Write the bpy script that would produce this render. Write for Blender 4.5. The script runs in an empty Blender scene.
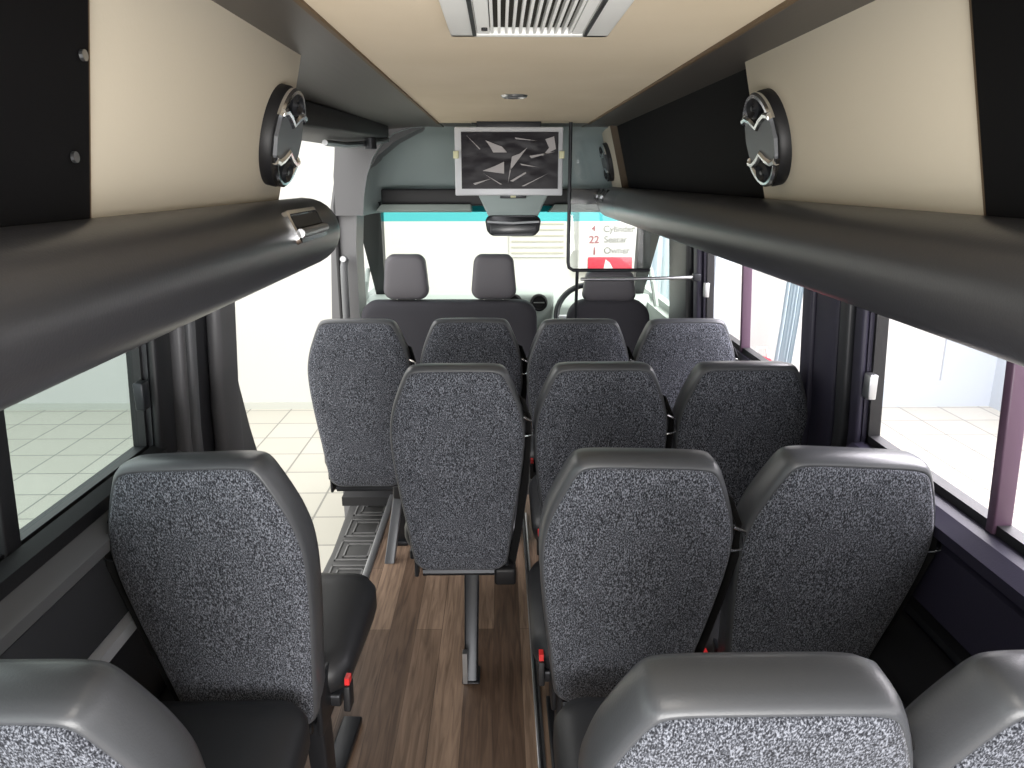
import bpy, bmesh, math, random
from mathutils import Vector, Matrix
random.seed(4)
S = bpy.context.scene
C = S.collection
PI = math.pi

# ------------------------------------------------------------------ materials
def mat(name, col, rough=.5, metal=0, spec=.5, coat=0):
    m = bpy.data.materials.new(name); m.use_nodes = True
    b = m.node_tree.nodes['Principled BSDF']
    b.inputs['Base Color'].default_value = (*col, 1)
    b.inputs['Roughness'].default_value = rough
    b.inputs['Metallic'].default_value = metal
    b.inputs['Specular IOR Level'].default_value = spec
    b.inputs['Coat Weight'].default_value = coat
    return m

def nodes(m): return m.node_tree.nodes, m.node_tree.links, m.node_tree.nodes['Principled BSDF']

def add_noise_bump(m, scale, strength, dist=.002, stretch=(1, 1, 1), detail=3):
    n, l, b = nodes(m)
    tc = n.new('ShaderNodeTexCoord'); mp = n.new('ShaderNodeMapping'); mp.inputs['Scale'].default_value = stretch
    nz = n.new('ShaderNodeTexNoise'); nz.inputs['Scale'].default_value = scale; nz.inputs['Detail'].default_value = detail
    bp = n.new('ShaderNodeBump'); bp.inputs['Strength'].default_value = strength; bp.inputs['Distance'].default_value = dist
    l.new(tc.outputs['Object'], mp.inputs['Vector']); l.new(mp.outputs[0], nz.inputs['Vector'])
    l.new(nz.outputs['Fac'], bp.inputs['Height']); l.new(bp.outputs[0], b.inputs['Normal'])
    return nz

def ramp_col(m, src, stops):
    n, l, b = nodes(m)
    r = n.new('ShaderNodeValToRGB')
    el = r.color_ramp.elements
    while len(el) > 1: el.remove(el[-1])
    el[0].position = stops[0][0]; el[0].color = (*stops[0][1], 1)
    for p, c in stops[1:]:
        e = el.new(p); e.color = (*c, 1)
    l.new(src, r.inputs['Fac']); l.new(r.outputs['Color'], b.inputs['Base Color'])
    return r

M = {}
# heathered seat cloth
def cloth(name, lo, mid, hi):
    f = mat(name, (.1, .1, .13), .92, spec=.2)
    f.node_tree.nodes['Principled BSDF'].inputs['Sheen Weight'].default_value = .15
    n, l, b = nodes(f)
    tc = n.new('ShaderNodeTexCoord'); mp = n.new('ShaderNodeMapping'); mp.inputs['Scale'].default_value = (1.2, 1, .6)
    nz = n.new('ShaderNodeTexNoise'); nz.inputs['Scale'].default_value = 350; nz.inputs['Detail'].default_value = 1.5
    nz.inputs['Roughness'].default_value = .6
    n2 = n.new('ShaderNodeTexNoise'); n2.inputs['Scale'].default_value = 25; n2.inputs['Detail'].default_value = 2
    ad = n.new('ShaderNodeMath'); ad.operation = 'MULTIPLY_ADD'; ad.inputs[1].default_value = .07
    l.new(tc.outputs['Object'], mp.inputs['Vector']); l.new(mp.outputs[0], nz.inputs['Vector']); l.new(mp.outputs[0], n2.inputs['Vector'])
    l.new(n2.outputs['Fac'], ad.inputs[0]); l.new(nz.outputs['Fac'], ad.inputs[2])
    ramp_col(f, ad.outputs[0], [(.40, lo), (.53, mid), (.72, hi)])
    bp = n.new('ShaderNodeBump'); bp.inputs['Strength'].default_value = .5; bp.inputs['Distance'].default_value = .0015
    l.new(nz.outputs['Fac'], bp.inputs['Height']); l.new(bp.outputs[0], b.inputs['Normal'])
    return f
M['fabric'] = cloth('heathered_cloth', (.012, .013, .018), (.068, .073, .088), (.27, .285, .33))
def vinyl(name, col, rough=.42, bump=.25):
    m = mat(name, col, rough, spec=.5); add_noise_bump(m, 260, bump, .001); return m
M['vinyl'] = vinyl('grey_vinyl', (.078, .082, .09), .33)
M['roll'] = vinyl('padded_vinyl', (.036, .036, .040), .34)
M['cushion'] = vinyl('black_vinyl', (.022, .023, .026), .45)
n_, l_, b_ = nodes(M['roll'])
M['black'] = mat('black_plastic', (.012, .012, .014), .5)
add_noise_bump(M['black'], 200, .2, .001)
M['blackcloth'] = mat('black_board', (.004, .004, .005), .8, spec=.15)
M['belt'] = mat('belt_webbing', (.010, .010, .011), .75)
add_noise_bump(M['belt'], 500, .4, .001, (1, 1, .3))
M['wall'] = mat('charcoal_trim', (.030, .031, .036), .42); add_noise_bump(M['wall'], 300, .25, .001)
M['wallR'] = mat('charcoal_trim_flare_tint', (.030, .027, .050), .5); add_noise_bump(M['wallR'], 300, .25, .001)  # lens flare's navy-purple cast put into the right-hand trim colour
M['gloss'] = mat('gloss_panel', (.06, .063, .07), .22); add_noise_bump(M['gloss'], 14, .25, .004, (1, .3, 1))
M['ledge'] = mat('ledge_grey', (.17, .175, .185), .4)
M['pillar'] = mat('pillar_grey', (.14, .14, .147), .45); add_noise_bump(M['pillar'], 300, .2, .001)
M['darkceil'] = mat('dark_headlining', (.075, .067, .060), .45)
add_noise_bump(M['darkceil'], 9, .12, .004, (6, .3, 1))
M['beige'] = mat('beige_lining', (.62, .53, .40), .85, spec=.2)
nz = add_noise_bump(M['beige'], 220, .25, .001)
n_, l_, b_ = nodes(M['beige'])
q = n_.new('ShaderNodeTexNoise'); q.inputs['Scale'].default_value = 3; q.inputs['Detail'].default_value = 4
tc = n_.new('ShaderNodeTexCoord'); l_.new(tc.outputs['Object'], q.inputs['Vector'])
ramp_col(M['beige'], q.outputs['Fac'], [(.3, (.70, .60, .45)), (.7, (.76, .66, .51))])
M['cream'] = mat('cream_lining', (.66, .60, .49), .8, spec=.2); add_noise_bump(M['cream'], 160, .2, .001)
M['edge'] = mat('brown_edging_shade', (.13, .085, .045), .6)  # ceiling edging; also the painted shadow strip on the lockers
M['cab'] = mat('cab_headlining', (.40, .47, .47), .8, spec=.2); add_noise_bump(M['cab'], 200, .2, .001)
M['cabtrim'] = mat('cab_trim', (.33, .38, .36), .6); add_noise_bump(M['cabtrim'], 200, .2, .001)
M['chrome'] = mat('chrome', (.75, .76, .78), .18, 1); add_noise_bump(M['chrome'], 30, .03, .001)
M['steel'] = mat('brushed_steel', (.55, .56, .58), .35, 1); add_noise_bump(M['steel'], 120, .1, .001, (1, .1, 1))
M['frame'] = mat('dark_steel', (.03, .032, .037), .35, .5); add_noise_bump(M['frame'], 90, .1, .001)
M['white'] = mat('white_plastic', (.86, .87, .85), .5); add_noise_bump(M['white'], 80, .1, .001)
M['slot'] = mat('slot_dark', (.02, .018, .012), .8)
M['silver'] = mat('silver_plastic', (.62, .64, .68), .4, .1); add_noise_bump(M['silver'], 90, .05, .001)
M['tape'] = mat('masking_tape', (.72, .72, .48), .7)
M['red'] = mat('red_plastic', (.75, .03, .03), .4)
M['redpaint'] = mat('red_print', (.55, .02, .045), .5)
M['redink'] = mat('maroon_ink', (.24, .06, .07), .6)
M['greyink'] = mat('grey_ink', (.22, .22, .20), .6)
M['cabseat'] = mat('cab_seat_cloth', (.055, .054, .064), .85, spec=.3); add_noise_bump(M['cabseat'], 260, .4, .001)
M['headrest'] = mat('headrest_vinyl', (.125, .120, .135), .5); add_noise_bump(M['headrest'], 260, .2, .001)
M['poster'] = mat('poster_board', (.58, .57, .56), .6)
M['signgrey'] = mat('podgrey', (.11, .115, .125), .35, .2); add_noise_bump(M['signgrey'], 90, .05, .001)
M['film'] = mat('wrinkled_film', (.010, .008, .013), .38, spec=.2)
add_noise_bump(M['film'], 9, .4, .01, (1, 1, 1.6), 2)
M['crease_glint'] = mat('film_glint', (.34, .32, .33), .35)  # pale grey painted as highlights on the wrinkled film
M['step'] = mat('ribbed_rubber', (.055, .055, .055), .55); 
M['rib'] = mat('rubber_rib', (.17, .17, .17), .5)

# wood floor planks
w = mat('wood_planks', (.1, .07, .05), .5)
n_, l_, b_ = nodes(w)
tc = n_.new('ShaderNodeTexCoord'); mp = n_.new('ShaderNodeMapping'); mp.inputs['Rotation'].default_value = (0, 0, PI / 2); mp.inputs['Location'].default_value = (.0, .03, 0)
br = n_.new('ShaderNodeTexBrick'); br.inputs['Scale'].default_value = 1; br.inputs['Brick Width'].default_value = 1.25; br.inputs['Row Height'].default_value = .098
br.inputs['Mortar Size'].default_value = .0012; br.inputs['Color1'].default_value = (.15, .095, .065, 1); br.inputs['Color2'].default_value = (.40, .28, .20, 1)
br.inputs['Mortar'].default_value = (.13, .085, .06, 1); br.offset = .37; br.inputs['Bias'].default_value = -.1
gm = n_.new('ShaderNodeMapping'); gm.inputs['Scale'].default_value = (34, 2.2, 1)
gn = n_.new('ShaderNodeTexNoise'); gn.inputs['Scale'].default_value = 1.6; gn.inputs['Detail'].default_value = 7; gn.inputs['Distortion'].default_value = 1.2
mx = n_.new('ShaderNodeMix'); mx.data_type = 'RGBA'; mx.blend_type = 'MULTIPLY'; mx.inputs['Factor'].default_value = .85
rr = n_.new('ShaderNodeValToRGB'); rr.color_ramp.elements[0].position = .3; rr.color_ramp.elements[0].color = (.38, .35, .33, 1); rr.color_ramp.elements[1].position = .72; rr.color_ramp.elements[1].color = (1.15, 1.15, 1.15, 1)
l_.new(tc.outputs['Object'], mp.inputs[0]); l_.new(mp.outputs[0], br.inputs[0]); l_.new(tc.outputs['Object'], gm.inputs[0]); l_.new(gm.outputs[0], gn.inputs['Vector'])
l_.new(gn.outputs['Fac'], rr.inputs[0]); l_.new(br.outputs['Color'], mx.inputs['A']); l_.new(rr.outputs[0], mx.inputs['B']); l_.new(mx.outputs['Result'], b_.inputs['Base Color'])
M['wood'] = w
# showroom tiles
t = mat('floor_tiles', (.7, .7, .6), .35)
n_, l_, b_ = nodes(t)
tc = n_.new('ShaderNodeTexCoord'); mp = n_.new('ShaderNodeMapping'); mp.inputs['Location'].default_value = (.06, .18, 0)
br = n_.new('ShaderNodeTexBrick'); br.offset = 0; br.inputs['Scale'].default_value = 1; br.inputs['Brick Width'].default_value = .42; br.inputs['Row Height'].default_value = .42
br.inputs['Mortar Size'].default_value = .008; br.inputs['Color1'].default_value = (.43, .415, .36, 1); br.inputs['Color2'].default_value = (.46, .445, .39, 1); br.inputs['Mortar'].default_value = (.20, .195, .175, 1)
l_.new(tc.outputs['Object'], mp.inputs[0]); l_.new(mp.outputs[0], br.inputs[0]); l_.new(br.outputs['Color'], b_.inputs['Base Color'])
M['tiles'] = t
M['plaster'] = mat('white_plaster', (.52, .52, .50), .9); add_noise_bump(M['plaster'], 20, .1, .003)
M['plinth'] = mat('pale_grey_paint', (.42, .46, .50), .7); add_noise_bump(M['plinth'], 20, .1, .003)
M['skirt'] = mat('skirting_grey', (.45, .46, .42), .6)
M['curtain'] = mat('pale_curtain', (.40, .48, .52), .8); add_noise_bump(M['curtain'], 12, .5, .02, (1, 1, .05))
M['louvre'] = mat('louvre_shadow', (.36, .35, .30), .7)

def glassy(name, tint, refl=.06):
    m = bpy.data.materials.new(name); m.use_nodes = True
    n, l = m.node_tree.nodes, m.node_tree.links
    n.clear()
    o = n.new('ShaderNodeOutputMaterial'); t = n.new('ShaderNodeBsdfTransparent'); g = n.new('ShaderNodeBsdfGlossy')
    t.inputs['Color'].default_value = (*tint, 1); g.inputs['Roughness'].default_value = .02
    mx = n.new('ShaderNodeMixShader'); mx.inputs[0].default_value = refl * .6
    l.new(t.outputs[0], mx.inputs[1]); l.new(g.outputs[0], mx.inputs[2]); l.new(mx.outputs[0], o.inputs[0])
    return m
M['glassL'] = glassy('tinted_glass_green', (.74, .80, .80))
M['glassR'] = glassy('clear_side_glass', (.99, .98, 1.0))
M['wind'] = glassy('windscreen_glass', (.93, .96, .90))
M['band'] = glassy('sunshade_tint', (.12, .62, .66))
M['acrylic'] = glassy('clear_acrylic', (.96, .97, .98))

# ------------------------------------------------------------------ mesh builder
class MB:
    def __init__(s): s.v = []; s.f = []
    def add(s, vs, fs):
        k = len(s.v); s.v += [Vector(v) for v in vs]; s.f += [tuple(i + k for i in f) for f in fs]; return s
    def box(s, x0, x1, y0, y1, z0, z1):
        return s.add([(x0, y0, z0), (x1, y0, z0), (x1, y1, z0), (x0, y1, z0), (x0, y0, z1), (x1, y0, z1), (x1, y1, z1), (x0, y1, z1)],
                     [(0, 3, 2, 1), (4, 5, 6, 7), (0, 1, 5, 4), (1, 2, 6, 5), (2, 3, 7, 6), (3, 0, 4, 7)])
    def prism(s, pts, a0, a1, axis='y'):
        def P(p, a): return {'y': (p[0], a, p[1]), 'z': (p[0], p[1], a), 'x': (a, p[0], p[1])}[axis]
        n = len(pts)
        return s.add([P(p, a0) for p in pts] + [P(p, a1) for p in pts],
                     [tuple(range(n))[::-1], tuple(range(n, 2 * n))] + [(i, (i + 1) % n, n + (i + 1) % n, n + i) for i in range(n)])
    def hexa(s, b, t):          # two quads
        return s.add(b + t, [(0, 3, 2, 1), (4, 5, 6, 7), (0, 1, 5, 4), (1, 2, 6, 5), (2, 3, 7, 6), (3, 0, 4, 7)])
    def loft(s, rings, cap0=True, cap1=True, closed=True):
        k = len(s.v); n = len(rings[0])
        for r in rings: s.v += [Vector(p) for p in r]
        for j in range(len(rings) - 1):
            for i in range(n if closed else n - 1):
                a = k + j * n + i; b = k + j * n + (i + 1) % n
                s.f.append((a, b, b + n, a + n))
        if cap0: s.f.append(tuple(range(k, k + n))[::-1])
        if cap1: s.f.append(tuple(range(k + (len(rings) - 1) * n, k + len(rings) * n)))
        return s
    def tube(s, pts, r, n=10, sx=1, cap=True):
        pts = [Vector(p) for p in pts]; rings = []; up = None
        for i, p in enumerate(pts):
            d = (pts[min(i + 1, len(pts) - 1)] - pts[max(i - 1, 0)]).normalized()
            if up is None:
                up = Vector((0, 0, 1)) if abs(d.z) < .9 else Vector((0, 1, 0))
            a = d.cross(up).normalized(); b = a.cross(d).normalized(); up = b
            rr = r[i] if isinstance(r, (list, tuple)) else r
            rings.append([p + a * math.cos(2 * PI * k / n) * rr * sx + b * math.sin(2 * PI * k / n) * rr for k in range(n)])
        return s.loft(rings, cap, cap)
    def ribbon(s, pts, wdir, w, t):
        wdir = Vector(wdir).normalized(); rings = []; pts = [Vector(p) for p in pts]
        for i, p in enumerate(pts):
            d = (pts[min(i + 1, len(pts) - 1)] - pts[max(i - 1, 0)]).normalized(); nn = d.cross(wdir).normalized()
            rings.append([p - wdir * w / 2 - nn * t / 2, p + wdir * w / 2 - nn * t / 2, p + wdir * w / 2 + nn * t / 2, p - wdir * w / 2 + nn * t / 2])
        return s.loft(rings)
    def xf(s, m, start=0):
        for i in range(start, len(s.v)): s.v[i] = m @ s.v[i]
        return s
    def build(s, name, m, parent=None, off=(0, 0, 0), smooth=False, bevel=0, ang=40, **tags):
        off = Vector(off)
        me = bpy.data.meshes.new(name); me.from_pydata([v - off for v in s.v], [], s.f)
        bm = bmesh.new(); bm.from_mesh(me); bmesh.ops.recalc_face_normals(bm, faces=bm.faces)
        if bevel:
            es = [e for e in bm.edges if len(e.link_faces) == 2 and e.calc_face_angle(0) > .5]
            bmesh.ops.bevel(bm, geom=es, offset=bevel, segments=3, affect='EDGES', profile=.5)
            smooth = True
        for f in bm.faces: f.smooth = smooth
        for e in bm.edges:
            if len(e.link_faces) == 2 and e.calc_face_angle(0) > math.radians(ang): e.smooth = False
        bm.to_mesh(me); bm.free()
        me.materials.append(M[m])
        o = bpy.data.objects.new(name, me); C.objects.link(o)
        if parent is not None: o.parent = parent
        else: o.location = off
        for k, v in tags.items(): o[k] = v
        return o

def thing(name, label, cat, loc=(0, 0, 0), group=None):
    o = bpy.data.objects.new(name, None); C.objects.link(o); o.location = loc; o.empty_display_size = .1
    o['label'] = label; o['category'] = cat
    if group: o['group'] = group
    return o

def rrect(hw, hh, r, n=5, cx=0, cy=0):
    out = []
    for sx, sy, a0 in ((1, 1, 0), (-1, 1, PI / 2), (-1, -1, PI), (1, -1, 1.5 * PI)):
        for k in range(n + 1):
            a = a0 + PI / 2 * k / n
            out.append((cx + sx * (hw - r) + r * math.cos(a), cy + sy * (hh - r) + r * math.sin(a)))
    return out

# ------------------------------------------------------------------ dimensions (metres; X right, Y towards the front, Z up; camera at 0,0,1.65)
XL, XR = -.90, 1.02
CEIL = 1.90
GZ = -.65
def xw(side, z):      # inner face of the side wall: leans inward above the belt line
    d = max(0, z - .95) * .055 + max(0, z - 1.6) * .25
    return XL + d if side < 0 else XR - d

# ------------------------------------------------------------------ floor
fl = MB()
fl.prism([(XL, -.6), (XR, -.6), (XR, 3.75), (-.58, 3.75), (-.58, 2.46), (XL, 2.46)], -.06, 0, 'z')
fl.build('floor', 'wood', kind='structure', label='brown wood plank van floor')
MB().box(-.86, XR, 3.75, 5.6, -.06, -.01).build('floor_cab', 'black', kind='structure')

# ------------------------------------------------------------------ walls
def wallbox(mb, side, y0, y1, z0, z1, t=.05, inn=0):
    zs = [z0] + [z for z in (.95, 1.3, 1.6, 1.75) if z0 < z < z1] + [z1]
    rings = []
    for z in zs:
        a = xw(side, z) - side * inn; b = xw(side, z) + side * t
        rings.append([(a, y0, z), (b, y0, z), (b, y1, z), (a, y1, z)])
    mb.loft(rings)

# left
wl = MB()
wallbox(wl, -1, -.6, 2.38, -.05, .965)
wallbox(wl, -1, -.6, 1.84, 1.40, 1.86)
wallbox(wl, -1, 1.84, 2.38, .965, 1.86)
WL = wl.build('wall_left', 'wall', kind='structure', label='charcoal lined left side wall of van')
a = MB(); wallbox(a, -1, 1.84, 1.935, .93, 1.62, 0, .022); a.build('pillar_cover', 'black', WL, bevel=.008)
a = MB(); wallbox(a, -1, 1.965, 2.00, .60, 1.62, 0, .035); a.build('pillar_seam', 'pillar', WL, bevel=.008)
a = MB(); wallbox(a, -1, 2.045, 2.085, .60, 1.62, 0, .03); a.build('pillar_seam', 'ledge', WL, bevel=.008)
a = MB(); wallbox(a, -1, 2.22, 2.38, .0, 1.82, 0, .045); a.build('door_pillar_cover', 'pillar', WL, bevel=.02)
# flaring foot of the door pillar
rings = []
for z, y in ((1.12, 2.382), (.98, 2.42), (.82, 2.48), (.65, 2.56), (.50, 2.64), (.35, 2.74), (-.05, 2.80)):
    rings.append([(XL + .045, 2.34, z), (XL - .05, 2.34, z), (XL - .05, y, z), (XL + .03, y, z)])
MB().loft(rings).build('door_pillar_foot', 'pillar', WL, smooth=True)
a = MB(); a.prism([(XL, .855), (XL + .045, .865), (XL + .05, .895), (XL + .01, .925), (XL, .925)], -.6, 2.0, 'y'); a.build('wall_ledge', 'ledge', WL)
a = MB(); a.prism([(XL, .93), (XL + .022, .935), (XL + .028, .97), (XL, .985)], -.6, 1.86, 'y'); a.build('window_sill', 'black', WL)
a = MB(); a.prism([(XL, .66), (XL + .02, .665), (XL + .02, .84), (XL, .85)], -.6, 1.9, 'y'); a.build('wall_panel', 'gloss', WL)
a = MB(); a.prism([(XL, .615), (XL + .03, .615), (XL + .03, .645), (XL, .65)], 1.15, 1.9, 'y'); a.build('wall_rail', 'silver', WL)
a = MB(); a.prism([(XL, .0), (XL + .12, .0), (XL + .12, .30), (XL + .02, .34), (XL, .34)], -.6, 1.95, 'y'); a.build('wall_box', 'black', WL, bevel=.01)

# right
wr = MB()
wallbox(wr, 1, -.6, 4.3, -.05, .93)
wallbox(wr, 1, -.6, 4.3, 1.42, 1.86)
wallbox(wr, 1, 1.99, 2.37, .93, 1.42)
wallbox(wr, 1, 3.70, 4.3, .93, 1.42)
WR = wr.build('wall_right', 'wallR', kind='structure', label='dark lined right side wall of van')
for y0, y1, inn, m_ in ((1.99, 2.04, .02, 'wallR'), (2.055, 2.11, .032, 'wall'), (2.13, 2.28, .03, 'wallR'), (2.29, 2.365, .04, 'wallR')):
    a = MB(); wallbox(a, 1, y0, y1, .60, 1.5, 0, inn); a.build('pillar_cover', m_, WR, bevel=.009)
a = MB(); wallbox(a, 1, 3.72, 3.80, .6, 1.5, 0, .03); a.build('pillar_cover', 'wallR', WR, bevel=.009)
a = MB(); wallbox(a, 1, 3.86, 4.28, .2, 1.7, 0, .05); a.build('pillar_panel', 'wall', WR, bevel=.02)
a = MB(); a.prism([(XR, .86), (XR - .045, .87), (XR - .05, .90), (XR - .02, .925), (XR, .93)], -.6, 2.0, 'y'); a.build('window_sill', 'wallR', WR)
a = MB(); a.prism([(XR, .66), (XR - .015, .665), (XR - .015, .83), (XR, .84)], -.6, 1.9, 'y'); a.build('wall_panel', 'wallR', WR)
a = MB(); a.prism([(XR, .63), (XR - .03, .63), (XR - .03, .648), (XR, .65)], 1.15, 1.75, 'y'); a.build('wall_rail', 'frame', WR)
a = MB(); a.prism([(XR, .0), (XR - .10, .0), (XR - .10, .52), (XR - .02, .60), (XR, .60)], -.6, 2.2, 'y'); a.build('wall_box', 'black', WR, bevel=.01)

# windows
def window(n, side, y0, y1, z0, z1, gm, divs, frame_m, lab, latch=None):
    root = bpy.data.objects.new('window_%d' % n, None); C.objects.link(root); root['kind'] = 'structure'; root['label'] = lab
    root.location = (xw(side, z0), y0, z0)
    off = root.location
    g = MB(); rings = []
    for z in (z0, (z0 + z1) / 2, z1):
        x = xw(side, z) + side * .03; rings.append([(x, y0, z), (x + side * .006, y0, z), (x + side * .006, y1, z), (x, y1, z)])
    g.loft(rings).build('pane', gm, root, off)
    f = MB()
    for a0, a1 in ((y0, y0 + .01), (y1 - .012, y1)): wallbox(f, side, a0, a1, z0, z1, .045, -.012)
    for a0, a1 in ((z0, z0 + .022), (z1 - .02, z1)):
        wallbox(f, side, y0, y1, a0, a1, .045, -.012)
    f.build('window_frame', 'black', root, off)
    for d, wd in divs:
        f = MB(); wallbox(f, side, d - wd / 2, d + wd / 2, z0, z1, .045, -.005); f.build('window_bar', frame_m, root, off, bevel=.004)
    if latch:
        yy, zz = latch
        f = MB(); x = xw(side, zz)
        f.box(x - side * .0 - .012, x + .012, yy - .018, yy + .018, zz - .035, zz + .035)
        f.build('latch', 'steel' if side > 0 else 'frame', root, off, bevel=.004)
    return root
M['flarebar'] = mat('window_bar_flare_tint', (.11, .06, .10), .4)  # purple flare light painted into the right-hand window bars
window(1, -1, -.6, 1.84, .965, 1.40, 'glassL', [(1.275, .045)], 'black', 'tinted rear left side window', (1.80, 1.13))
window(2, 1, -.6, 1.99, .93, 1.42, 'glassR', [(1.425, .026)], 'flarebar', 'rear right side window', (1.965, 1.10))
window(3, 1, 2.37, 3.70, .93, 1.42, 'glassR', [(3.12, .02)], 'flarebar', 'front right side window', (3.66, 1.12))

# ------------------------------------------------------------------ ceiling
cz = CEIL
CEl = MB(); CEl.box(-.285, .415, -.6, 3.68, cz - .004, cz + .02)
ceil = CEl.build('ceiling', 'beige', kind='structure', label='beige cloth centre of van ceiling')
for s_, x0, x1 in ((-1, -.285, xw(-1, 1.83)), (1, .415, xw(1, 1.83))):
    a = MB()
    pr = [(x0, cz - .002), (x0 + s_ * .12, cz + .003), (x0 + s_ * .34, 1.885), (x1, 1.845), (x1, 2.0), (x0, 2.0)]
    a.prism(pr, -.6, 4.02, 'y'); a.build('side_lining', 'darkceil', ceil, smooth=True, ang=25)
    a = MB(); a.box(x0 - .004, x0 + .004, -.6, 3.68, cz - .010, cz); a.build('edge_strip', 'edge', ceil)
MB().box(-.285, .415, 3.68, 4.02, cz + .002, cz + .03).build('front_lining', 'darkceil', ceil)
MB().box(-.13, .12, 3.655, 3.70, cz - .012, cz).build('ceiling_joint', 'black', ceil)

# air conditioning vent in the ceiling
V = thing('ceiling_vent', 'white rectangular slotted air vent set in the beige ceiling', 'vent', (.05, 1.05, cz))
a = MB()
x0, x1, y0, y1 = -.082, .182, .62, 1.37
for b in ((x0, x0 + .045, y0, y1), (x1 - .045, x1, y0, y1), (x0, x1, y0, y0 + .03), (x0, x1, y1 - .02, y1)):
    a.box(*b[:4], cz - .022, cz)
a.build('vent_frame', 'white', V, (.05, 1.05, cz), bevel=.004)
a = MB(); a.box(x0 + .038, x0 + .044, y0, y1 - .02, cz - .024, cz - .018); a.box(x1 - .044, x1 - .038, y0, y1 - .02, cz - .024, cz - .018)
a.build('groove', 'black', V, (.05, 1.05, cz))
a = MB(); a.box(x0 + .046, x1 - .046, y0 + .03, y1 - .02, cz - .010, cz - .006); a.build('backing', 'slot', V, (.05, 1.05, cz))
a = MB(); a.box(x0 + .046, x0 + .066, y0 + .03, y1 - .02, cz - .02, cz - .010); a.box(x1 - .062, x1 - .046, y0 + .03, y1 - .02, cz - .02, cz - .010)
a.build('vent_margin', 'white', V, (.05, 1.05, cz))
for k in range(12):
    xx = x0 + .070 + k * (x1 - x0 - .136) / 11
    MB().box(xx - .0022, xx + .0022, y0 + .03, y1 - .02, cz - .020, cz - .010).build('slat', 'white', V, (.05, 1.05, cz))
MB().tube([(x0 + .058, 1.30, cz - .024), (x0 + .058, 1.30, cz - .018)], .005, 12).build('screw', 'black', V, (.05, 1.05, cz))
# small round lamp
Lp = thing('ceiling_light', 'small round metal-rimmed light flush in the beige ceiling', 'light', (.045, 2.47, cz))
a = MB(); rings = []
for r, z in ((.026, -.004), (.032, -.012), (.038, -.010), (.042, -.003)):
    rings.append([(r * math.cos(k * PI / 12), r * math.sin(k * PI / 12), z) for k in range(24)])
a.loft(rings, False, False).build('rim', 'steel', Lp, smooth=True)
MB().tube([(0, 0, -.003), (0, 0, -.008)], .027, 24).build('lens', 'silver', Lp)

# ------------------------------------------------------------------ overhead lockers and padded rolls
CX = .065     # middle of the van between the two rolls
def mx_(side, x): return CX + side * x       # side: -1 left, +1 right
def face_x(z): return .555 - (z - 1.62) * .24     # distance of the locker face from the middle
def panel(side, ya, yb, za, zb, out, t, sa=0, sb=0):
    pts = [(mx_(side, face_x(za) - out), za), (mx_(side, face_x(zb) - out), zb), (mx_(side, face_x(zb) + t), zb), (mx_(side, face_x(za) + t), za)]
    m_ = MB().prism(pts, ya, yb, 'y')
    for v in m_.v:
        if abs(v.z - zb) < 1e-6: v.y += sa if abs(v.y - ya) < 1e-6 else sb
    return m_

def service_unit(parent, side, yc, off):
    # round pod: lies on the sloping locker face
    z = 1.735
    c = Vector((mx_(side, face_x(z)), yc, z))
    nrm = Vector((-side, 0, -side * 0 - .24)).normalized()          # into the aisle and a little down
    u = Vector((0, 1, 0)); v = nrm.cross(u).normalized()
    if v.z < 0: v = -v
    R = .102
    def Pt(a_, b_, h): return c + u * a_ + v * b_ + nrm * h
    base = MB(); rings = []
    for r, h in ((R, 0), (R, .016), (R - .004, .022), (R - .012, .024)):
        rings.append([Pt(r * math.cos(k * PI / 24), r * math.sin(k * PI / 24), h) for k in range(48)])
    base.loft(rings)
    B = base.build('service_unit', 'black', parent, off, smooth=True)
    # centre plate, notched where the two chevrons point at each other
    pts = [(.082, .040), (.045, .046), (0, .026), (-.045, .046), (-.082, .040), (-.092, 0), (-.082, -.040), (-.045, -.046), (0, -.026), (.045, -.046), (.082, -.040), (.092, 0)]
    MB().loft([[Pt(p[0], p[1], .023) for p in pts], [Pt(p[0] * .98, p[1] * .97, .031) for p in pts]]).build('centre_plate', 'signgrey', B, off)
    for s2 in (1, -1):
        # chrome chevron trim and crescent
        arc = [Pt((R - .010) * math.cos(a_), s2 * (R - .010) * math.sin(a_), .027) for a_ in [math.radians(24 + 132 * k / 20) for k in range(21)]]
        chev = [Pt(x_, s2 * y_, .030) for x_, y_ in ((-.084, .046), (-.060, .050), (-.03, .042), (0, .028), (.03, .042), (.060, .050), (.084, .046))]
        m_ = MB(); m_.tube(arc, .0085, 8); m_.tube(chev, .0085, 8)
        m_.build('trim_ring', 'chrome', B, off, smooth=True)
        nz_ = MB(); rings = []
        cc = (0, s2 * .068)
        for r, h in ((.026, .022), (.028, .034), (.022, .040), (.016, .034), (.010, .030), (.006, .038)):
            rings.append([Pt(cc[0] + r * 1.2 * math.cos(k * PI / 10), cc[1] + r * .8 * math.sin(k * PI / 10), h) for k in range(20)])
        nz_.loft(rings).build('nozzle', 'frame', B, off, smooth=True)
    return B

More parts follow.
